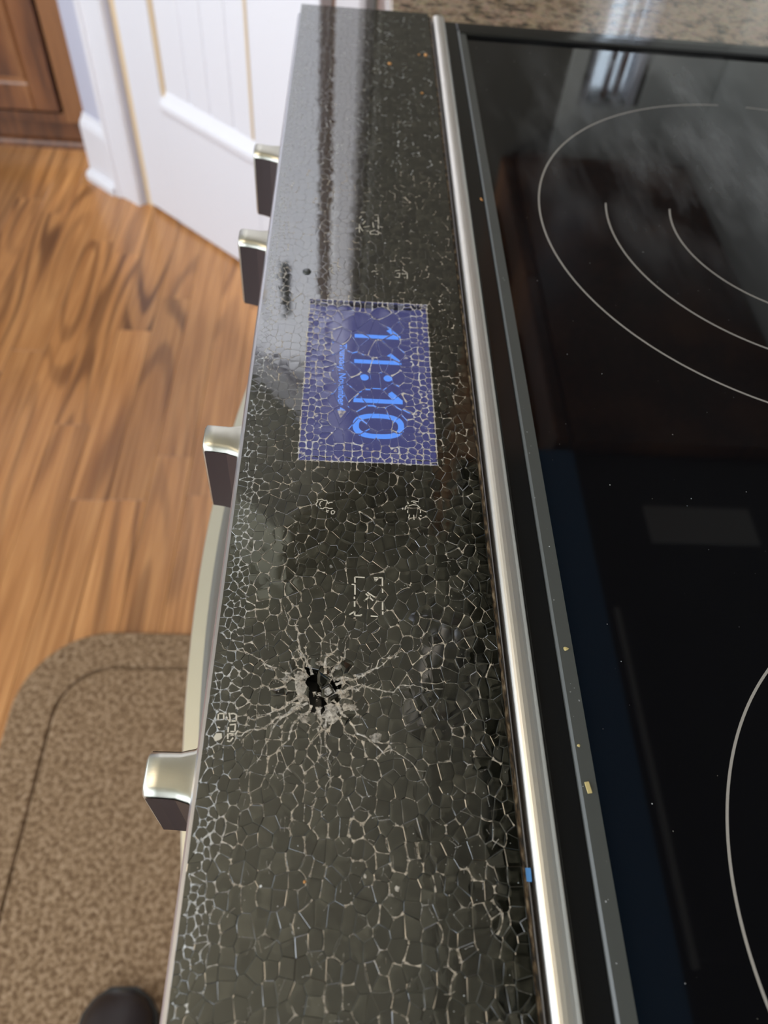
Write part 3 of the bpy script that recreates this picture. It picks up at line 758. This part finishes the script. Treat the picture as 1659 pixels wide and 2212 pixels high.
# loose curved filaments crossing fragments
for k in range(420):
    x, y = random.uniform(XL + .003, XR - .003), random.uniform(-.005, .30)
    if inside(x, y, .001): continue
    b = random.gauss(pi / 2, .9); l2 = random.uniform(.0012, .0045); q = (x + l2 * cos(b), y + l2 * sin(b))
    if inpanel(q): ribbon((x, y), q, .00016, .00008, random.uniform(0, .5), random.uniform(.3, 1.1))
# whole milky flakes: some bounded by a fragment, mostly round the punched hole
for s, c, poly, ids in cells:
    if not inpanel(c): continue
    r = hypot(c[0] - HOLE[0], c[1] - HOLE[1])
    pr = .35 * math.exp(-(r / .0085) ** 2) + .006
    if inside(c[0], c[1], 0): pr = .10 if not (.25 < (c[0] - DX0) / (DX1 - DX0) < .82 and .1 < (c[1] - DY0) / (DY1 - DY0) < .88) else .01
    if random.random() < pr and r > .003:
        nn = len(poly); f = random.uniform(.55, .95) if r < .012 else random.uniform(.25, .5)
        ox, oy = random.uniform(-.0006, .0006), random.uniform(-.0006, .0006)
        vs = [(c[0], c[1], zj() + .0001)] + [(c[0] + ox + (a - c[0]) * f * random.uniform(.6, 1.1), c[1] + oy + (b - c[1]) * f * random.uniform(.6, 1.1), zj()) for a, b in poly]
        addf(vs, [(0, 1 + k, 1 + (k + 1) % nn) for k in range(nn)], random.uniform(0, .4), random.uniform(.5, 1.3))
# the large milky flakes left standing round the hole
for fx, fy, rx1, ry1, dn_ in ((-.0086, .0985, .0021, .0042, 1.0), (-.0078, .0935, .0019, .0016, .9), (.0012, .0888, .0030, .0032, 1.1), (-.0128, .0998, .0018, .0012, .8), (.0052, .0948, .0022, .0014, .8), (.0078, .0905, .0018, .0012, .7), (-.0030, .1052, .0022, .0010, .7), (.0030, .1040, .0014, .0010, .7), (-.0066, .0868, .0022, .0012, .6), (.0148, .0812, .0018, .0020, .7)):
    nn = 11; a0 = random.uniform(0, 6)
    vs = [(fx, fy, ZP + .00035)] + [(fx + rx1 * random.uniform(.55, 1.25) * cos(a0 + 2 * pi * k / nn), fy + ry1 * random.uniform(.55, 1.25) * sin(a0 + 2 * pi * k / nn), ZP + random.uniform(.00005, .0003)) for k in range(nn)]
    addf(vs, [(0, 1 + k, 1 + (k + 1) % nn) for k in range(nn)], random.uniform(0, .2), dn_)
# shards of wall fallen into the hole
for k in range(26):
    a = random.uniform(0, 2 * pi); r0 = random.uniform(0, .003); cx, cy = HOLE[0] + r0 * cos(a) - .0004, HOLE[1] + r0 * sin(a) - .001
    b = random.uniform(0, 2 * pi); L = random.uniform(.0006, .0022); z = ZP - random.uniform(.0002, .0025)
    addf([(cx, cy, z), (cx + L * cos(b), cy + L * sin(b), z + random.uniform(-.0006, .0009)), (cx + .5 * L * cos(b + .6), cy + .5 * L * sin(b + .6), z + .0003)], [(0, 1, 2)], random.uniform(0, .2), 1.0)
# dust specks on the panel
def speck(x, y, z, r, tone, dens):
    n_ = 5; addf([(x + r * cos(2 * pi * k / n_ + x * 9e4), y + r * random.uniform(.7, 1.3) * sin(2 * pi * k / n_ + x * 9e4), z) for k in range(n_)], [tuple(range(n_))], tone, dens)
for k in range(900):
    x, y = random.uniform(XL + .001, XR - .001), random.uniform(0, YT - .002)
    speck(x, y, ZP + .00012, random.choice((.00006, .00008, .0001, .00016)), random.uniform(0, .8), random.uniform(.6, 2.2))
for k in range(420):
    x, y = random.uniform(XL + .001, XR - .001), random.uniform(.27, YT - .003)
    speck(x, y, ZP + .00012, random.uniform(.00012, .0004), random.uniform(.2, .8), random.uniform(.3, .9))
for x, y in ((-.0161, .0405), (-.0181, .2161), (.0092, .352), (.0205, .333), (.0345, .297), (.0092, .1745)): speck(x, y, ZP + .00015, .0004, .6, 3)
cw = raw('fracture_webs', VV, FF, M['crack'], CP); set_attr(cw.data, 'tone', TT); set_attr(cw.data, 'dens', DD); cw['kind'] = 'stuff'; cw['label'] = 'whitish crack webs and glass crumbs'

# printed key symbols, broken up with the glass
def strokes(name, lst, w, dx=0):
    loops = []
    for st in lst:
        for i in range(len(st) - 1):
            a, b = st[i], st[i + 1]; loops.append(bar(a[0] * mm, a[1] * mm, b[0] * mm, b[1] * mm, w))
    return prism(name, loops, ZP + .00006, M['print'], CP)
BOX = [[(7.88, 135.35), (7.8, 137.63), (8.66, 137.66), (11.2, 137.54)], [(14.33, 137.58), (17.34, 137.68), (17.31, 134.39)], [(17.35, 133.2), (17.34, 131.62)], [(6.74, 134.71), (7.89, 134.61), (7.91, 132.76), (7.94, 130.66)], [(7.72, 129.87), (7.79, 128.96)], [(7.86, 128.06), (7.88, 126.0)], [(6.14, 122.9), (7.9, 124.22), (7.92, 122.7), (10.15, 122.71), (10.09, 123.27)], [(13.28, 122.61), (15.63, 122.49)], [(17.3, 127.96), (17.28, 125.01)], [(17.33, 124.5), (17.31, 123.23)], [(11.13, 128.42), (13.17, 130.3)], [(11.57, 131.17), (14.08, 128.51)], [(12.14, 131.71), (14.65, 129.83)], [(11.02, 128.29), (11.58, 128.69)], [(14.67, 137.52), (14.9, 136.19), (16.06, 137.71)]]
COG = [[(-6.49, 167.51), (-6.95, 168.53), (-6.3, 169.6), (-6.61, 170.29), (-5.52, 170.69), (-4.69, 170.9), (-3.97, 170.23), (-3.01, 170.45), (-2.4, 168.73), (-1.87, 169.45), (-0.76, 169.5)], [(-5.12, 167.57), (-5.56, 168.42), (-5.2, 169.65), (-4.52, 170.03)], [(-5.22, 166.7), (-4.11, 166.41), (-3.72, 167.11), (-2.61, 166.99), (-2.05, 166.67), (-0.68, 166.8)], [(-2.02, 165.64), (-2.85, 165.78), (-2.96, 165.09), (-2.27, 164.94)], [(-1.19, 165.33), (-0.65, 165.87), (0.19, 165.39), (-0.19, 164.35), (-1.01, 164.15), (-1.19, 165.33)]]
COG2 = [[(26.93, 171.1), (27.46, 170.07)], [(28.35, 171.34), (29.48, 171.56), (31.17, 171.29)], [(29.18, 170.85), (30.29, 170.54)], [(25.98, 167.38), (26.3, 168.79), (26.88, 169.34)], [(27.43, 169.19), (28.86, 169.78), (30.54, 169.68), (31.62, 168.33)], [(25.16, 168.22), (25.14, 167.35)], [(26.95, 167.08), (26.92, 165.87)], [(27.59, 165.21), (27.12, 163.47)], [(29.12, 165.1), (29.18, 162.88)], [(31.72, 167.46), (31.67, 166.07)], [(30.9, 164.15), (31.55, 163.15)], [(31.34, 164.85), (32.04, 164.78)]]
SQ = [[(8.14, 358.29), (10.39, 358.69)], [(15.43, 356.94), (17.33, 356.84)], [(17.15, 355.31), (17.37, 349.06)], [(15.41, 351.53), (17.3, 351.72)], [(17.11, 348.14), (17.34, 344.64)], [(7.49, 352.79), (8.51, 355.0)], [(10.6, 351.03), (9.24, 347.92)], [(9.6, 345.32), (12.83, 346.53)], [(14.37, 350.23), (14.88, 345.56)], [(7.54, 347.75), (7.68, 340.48)], [(5.54, 343.44), (7.56, 344.82)], [(7.55, 346.57), (9.28, 342.08)], [(13.0, 341.88), (13.34, 339.61), (14.86, 339.76)], [(15.2, 339.79), (17.06, 339.69), (17.41, 341.75), (18.59, 340.71)], [(13.0, 341.88), (15.72, 343.61)], [(11.31, 342.0), (12.32, 342.39)], [(17.78, 346.74), (19.49, 346.33)]]
IC1 = [[(-6.78, 308.76), (-5.09, 310.83)], [(-5.57, 307.45), (-3.77, 305.71)], [(-5.57, 307.45), (-4.89, 308.94)], [(-3.08, 312.46), (-0.98, 310.97)], [(-2.24, 308.46), (-1.51, 308.53)], [(-4.91, 314.72), (-3.14, 314.88)]]
IC2 = [[(13.77, 308.71), (14.65, 309.75), (16.13, 309.4)], [(15.82, 307.47), (16.86, 307.56)]]
IC3 = [[(25.02, 310.69), (27.42, 311.39)], [(25.88, 308.85), (27.36, 308.98)], [(28.62, 311.98), (30.93, 309.54)], [(24.93, 305.91), (27.28, 305.65)], [(27.36, 308.98), (27.0, 306.09)], [(30.93, 309.3), (30.8, 305.01)], [(28.24, 308.58), (31.22, 309.09)]]
SEG = [[(-32.62, 88.03), (-31.22, 88.0), (-31.01, 86.17)], [(-32.81, 87.92), (-32.68, 85.94)], [(-29.65, 88.3), (-29.15, 86.52), (-29.13, 85.38)], [(-29.21, 87.99), (-28.22, 88.11), (-27.38, 87.71), (-27.23, 85.82), (-28.67, 85.75)], [(-29.29, 82.28), (-29.37, 83.92)], [(-29.04, 81.88), (-27.45, 81.75), (-27.54, 80.68)], [(-29.34, 81.87), (-29.16, 80.25)], [(-29.3, 79.74), (-28.39, 79.46), (-27.8, 80.37), (-26.48, 82.84)], [(-32.63, 83.87), (-31.8, 83.57)], [(-29.04, 84.55), (-27.27, 84.78)], [(-28.62, 82.5), (-27.33, 82.52), (-27.35, 84.58)]]
for lst, w in ((BOX, .00052), (COG, .00034), (COG2, .00036), (SQ, .00042), (IC1, .00036), (IC2, .00036), (IC3, .00036), (SEG, .00045)): strokes('printed_symbol', lst, w)
BLOB = [[(-33.41, 80.49), (-32.79, 81.92), (-31.12, 81.95), (-30.86, 80.53), (-31.48, 79.91), (-32.8, 79.49)]]
prism('printed_symbol', [[(a * mm, b * mm) for a, b in lp] for lp in BLOB], ZP + .00006, M['print'], CP)
# glue line along the back of the glass, groove, blue film tab, droplet
box('glue_line', XR, XR + .0016, Y0, Y1 - .003, .9150, .9243, M['residue'], CP, bev=.0004)
box('edge_gasket', XR + .0017, XR + .0021, Y0, Y1 - .003, .9150, .9240, M['steel_grey'], CP)
box('groove_floor', XR + .0021, XR + .0036, Y0, Y1 - .003, .9150, .9205, M['groove'], CP)
box('film_tab', .0562, .0577, .0420, .0455, .9240, .9243, mat('blue_film', (.10, .30, .70), .4), CP)
dd = bmesh.new(); bmesh.ops.create_icosphere(dd, subdivisions=2, radius=1)
for v in dd.verts: v.co = Vector((-.0170 + v.co.x * .0021, .3065 + v.co.y * .0024, ZP + .0001 + max(-.1, v.co.z) * .0006))
bm_obj('water_drop', dd, M['droplet'], CP, True)

# dust on the cooktop glass
VV.clear(); FF.clear(); TT.clear(); DD.clear()
for k in range(260):
    x, y = random.uniform(.083, .30), random.uniform(.0, .57)
    speck(x, y, .92415, random.choice((.00006, .00008, .00012, .0002)), random.uniform(.2, 1), random.uniform(.4, 1.6))
for k in range(70):
    x, y = random.uniform(.0755, .080), random.uniform(.0, .57); speck(x, y, .92585, random.choice((.00008, .00014, .0003)), .7, random.uniform(.4, 1.4))
ds = raw('dust_specks', VV, FF, M['crack'], gl); set_attr(ds.data, 'tone', TT); set_attr(ds.data, 'dens', DD); ds['kind'] = 'stuff'

# ------------------------------------------------------------------ crumbs
def crumb(name, x, y, z, sx, sy, m, label, cat, group, flat=.5, rot=0):
    bm = bmesh.new(); bmesh.ops.create_icosphere(bm, subdivisions=1, radius=1)
    for v in bm.verts:
        k = random.uniform(.65, 1.2); a = v.co.x * sx * k; b = v.co.y * sy * k
        v.co = Vector((a * cos(rot) - b * sin(rot), a * sin(rot) + b * cos(rot), max(-.6, v.co.z) * min(sx, sy) * flat * k))
    zmin = min(v.co.z for v in bm.verts)
    for v in bm.verts: v.co.z -= zmin
    o = bm_obj(name, bm, m); o.location = (x, y, z); tag(o, label, cat, group)
g = 'orange crumbs on the far end of the glass panel'
crumb('food_crumb', .0259, .5314, ZP, .0016, .0011, M['crumb_orange'], 'long orange crumb nearest the middle of the far panel end', 'crumb', g, .5, -.3)
crumb('food_crumb', .0503, .5480, ZP, .0013, .0016, M['crumb_orange'], 'largest orange crumb near the steel strip at the far panel end', 'crumb', g)
crumb('food_crumb', .0457, .5480, ZP, .0008, .0008, M['crumb_orange'], 'tiny orange crumb just left of the largest far crumb', 'crumb', g)
crumb('food_crumb', .0457, .4936, ZP, .0010, .0008, M['crumb_orange'], 'lone orange crumb below the other crumbs near the steel strip', 'crumb', g)
crumb('food_crumb', -.0045, .0416, ZP, .0004, .0005, M['crumb_orange'], 'minute orange crumb on the near shattered glass', 'crumb', None)
crumb('food_crumb', .0733, .3790, .9242, .0006, .0020, M['crumb_orange'], 'thin orange crumb on black frame beside the grey edge', 'crumb', None, .6, .3)
g = 'yellow flakes on the grey cooktop edge'
crumb('dry_flake', .0776, .1121, .9256, .0011, .0009, M['crumb_yellow'], 'tan ragged flake, farthest of those on the grey cooktop edge', 'flake', g, .3)
crumb('dry_flake', .0766, .0797, .9256, .0005, .0006, M['crumb_yellow'], 'smallest yellow flake, between the two larger ones on the edge', 'flake', g, .3)
fl = box('dry_flake', -.0007, .0007, -.0017, .0017, 0, .0003, M['crumb_yellow'], bev=.0001); fl.location = (.0774, .0671, .9257); fl.rotation_euler = (0, 0, .15)
tag(fl, 'pale yellow rectangular flake, nearest on the grey cooktop edge', 'flake', g)

# ------------------------------------------------------------------ floor mat
FM = thing('floor_mat', (-.26, .1, 0), 'dark brown kitchen floor mat with rounded corner in front of range', 'mat')
def rrect(x0, x1, y0, y1, r, n=14):
    out = []
    for cx, cy, a0 in ((x1 - r, y1 - r, 0), (x0 + r, y1 - r, 90), (x0 + r, y0 + r, 180), (x1 - r, y0 + r, 270)):
        for k in range(n + 1): a = math.radians(a0 + 90 * k / n); out.append((cx + r * cos(a), cy + r * sin(a)))
    return out
def slab(name, outer, inner, z0, z1, m, parent, b=.004):
    vs = []; fs = []; n = len(outer)
    def off(lp, d_):
        res = []
        for i in range(len(lp)):
            p, q = Vector(lp[i - 1]), Vector(lp[(i + 1) % len(lp)]); t = (q - p).normalized(); res.append((lp[i][0] - t.y * d_, lp[i][1] + t.x * d_))
        return res
    rings = [[(a, b_, z0) for a, b_ in outer], [(a, b_, z1 - b) for a, b_ in outer], [(a, b_, z1) for a, b_ in off(outer, b)]]
    if inner: rings += [[(a, b_, z1) for a, b_ in off(inner, -b * .5)], [(a, b_, z1 - b) for a, b_ in inner], [(a, b_, z0) for a, b_ in inner]]
    for rg_ in rings: vs += rg_
    for i in range(len(rings) - 1):
        for j in range(n): k = (j + 1) % n; fs.append((i * n + j, i * n + k, (i + 1) * n + k, (i + 1) * n + j))
    if not inner: fs.append(tuple(range((len(rings) - 1) * n, len(rings) * n)))
    return raw(name, vs, fs, m, parent)
slab('border', rrect(-.479, -.04, -.55, .583, .135), rrect(-.415, -.10, -.49, .522, .085), 0, .0125, M['carpet'], FM)
slab('pile', rrect(-.4138, -.1012, -.4888, .5208, .084), None, 0, .0125, M['carpet'], FM)

# ------------------------------------------------------------------ shoe on the mat
sh = thing('shoe', (-.238, -.05, .0125), 'dark brown leather shoe toe standing on the brown mat', 'shoe')
secs = [(.086, .012, .020, .0), (.078, .030, .033, .0), (.062, .041, .043, .0), (.03, .047, .056, .0), (-.02, .046, .066, .0), (-.08, .040, .082, .0), (-.14, .036, .098, .0), (-.18, .033, .105, .0), (-.196, .018, .10, 0)]
vs = []; fs = []; n = 20
for y, w, hgt, _ in secs:
    for k in range(n):
        a = 2 * pi * k / n; c, s = cos(a), sin(a)
        vs.append((-.238 + w * c, y, .026 + max(-.004, (hgt - .014) * (abs(s) ** .8 if s > 0 else -.1))))
for i in range(len(secs) - 1):
    for k in range(n): fs.append((i * n + k, i * n + (k + 1) % n, (i + 1) * n + (k + 1) % n, (i + 1) * n + k))
fs.append(tuple(range(n))); fs.append(tuple(range((len(secs) - 1) * n, len(secs) * n))[::-1])
raw('upper', vs, fs, M['shoe'], sh, True)
out = [(-.238 + (w + .004), y + (.004 if i == 0 else 0)) for i, (y, w, _, _) in enumerate(secs)] + [(-.238 - (w + .004), y + (.004 if i == 0 else 0)) for i, (y, w, _, _) in reversed(list(enumerate(secs)))]
sb = bmesh.new(); f = sb.faces.new([sb.verts.new((a, b, .0127)) for a, b in out]); ex = bmesh.ops.extrude_face_region(sb, geom=[f])
for v in ex['geom']:
    if isinstance(v, bmesh.types.BMVert): v.co.z = .0275
bmesh.ops.recalc_face_normals(sb, faces=sb.faces)
bm_obj('sole', sb, M['sole'], sh)
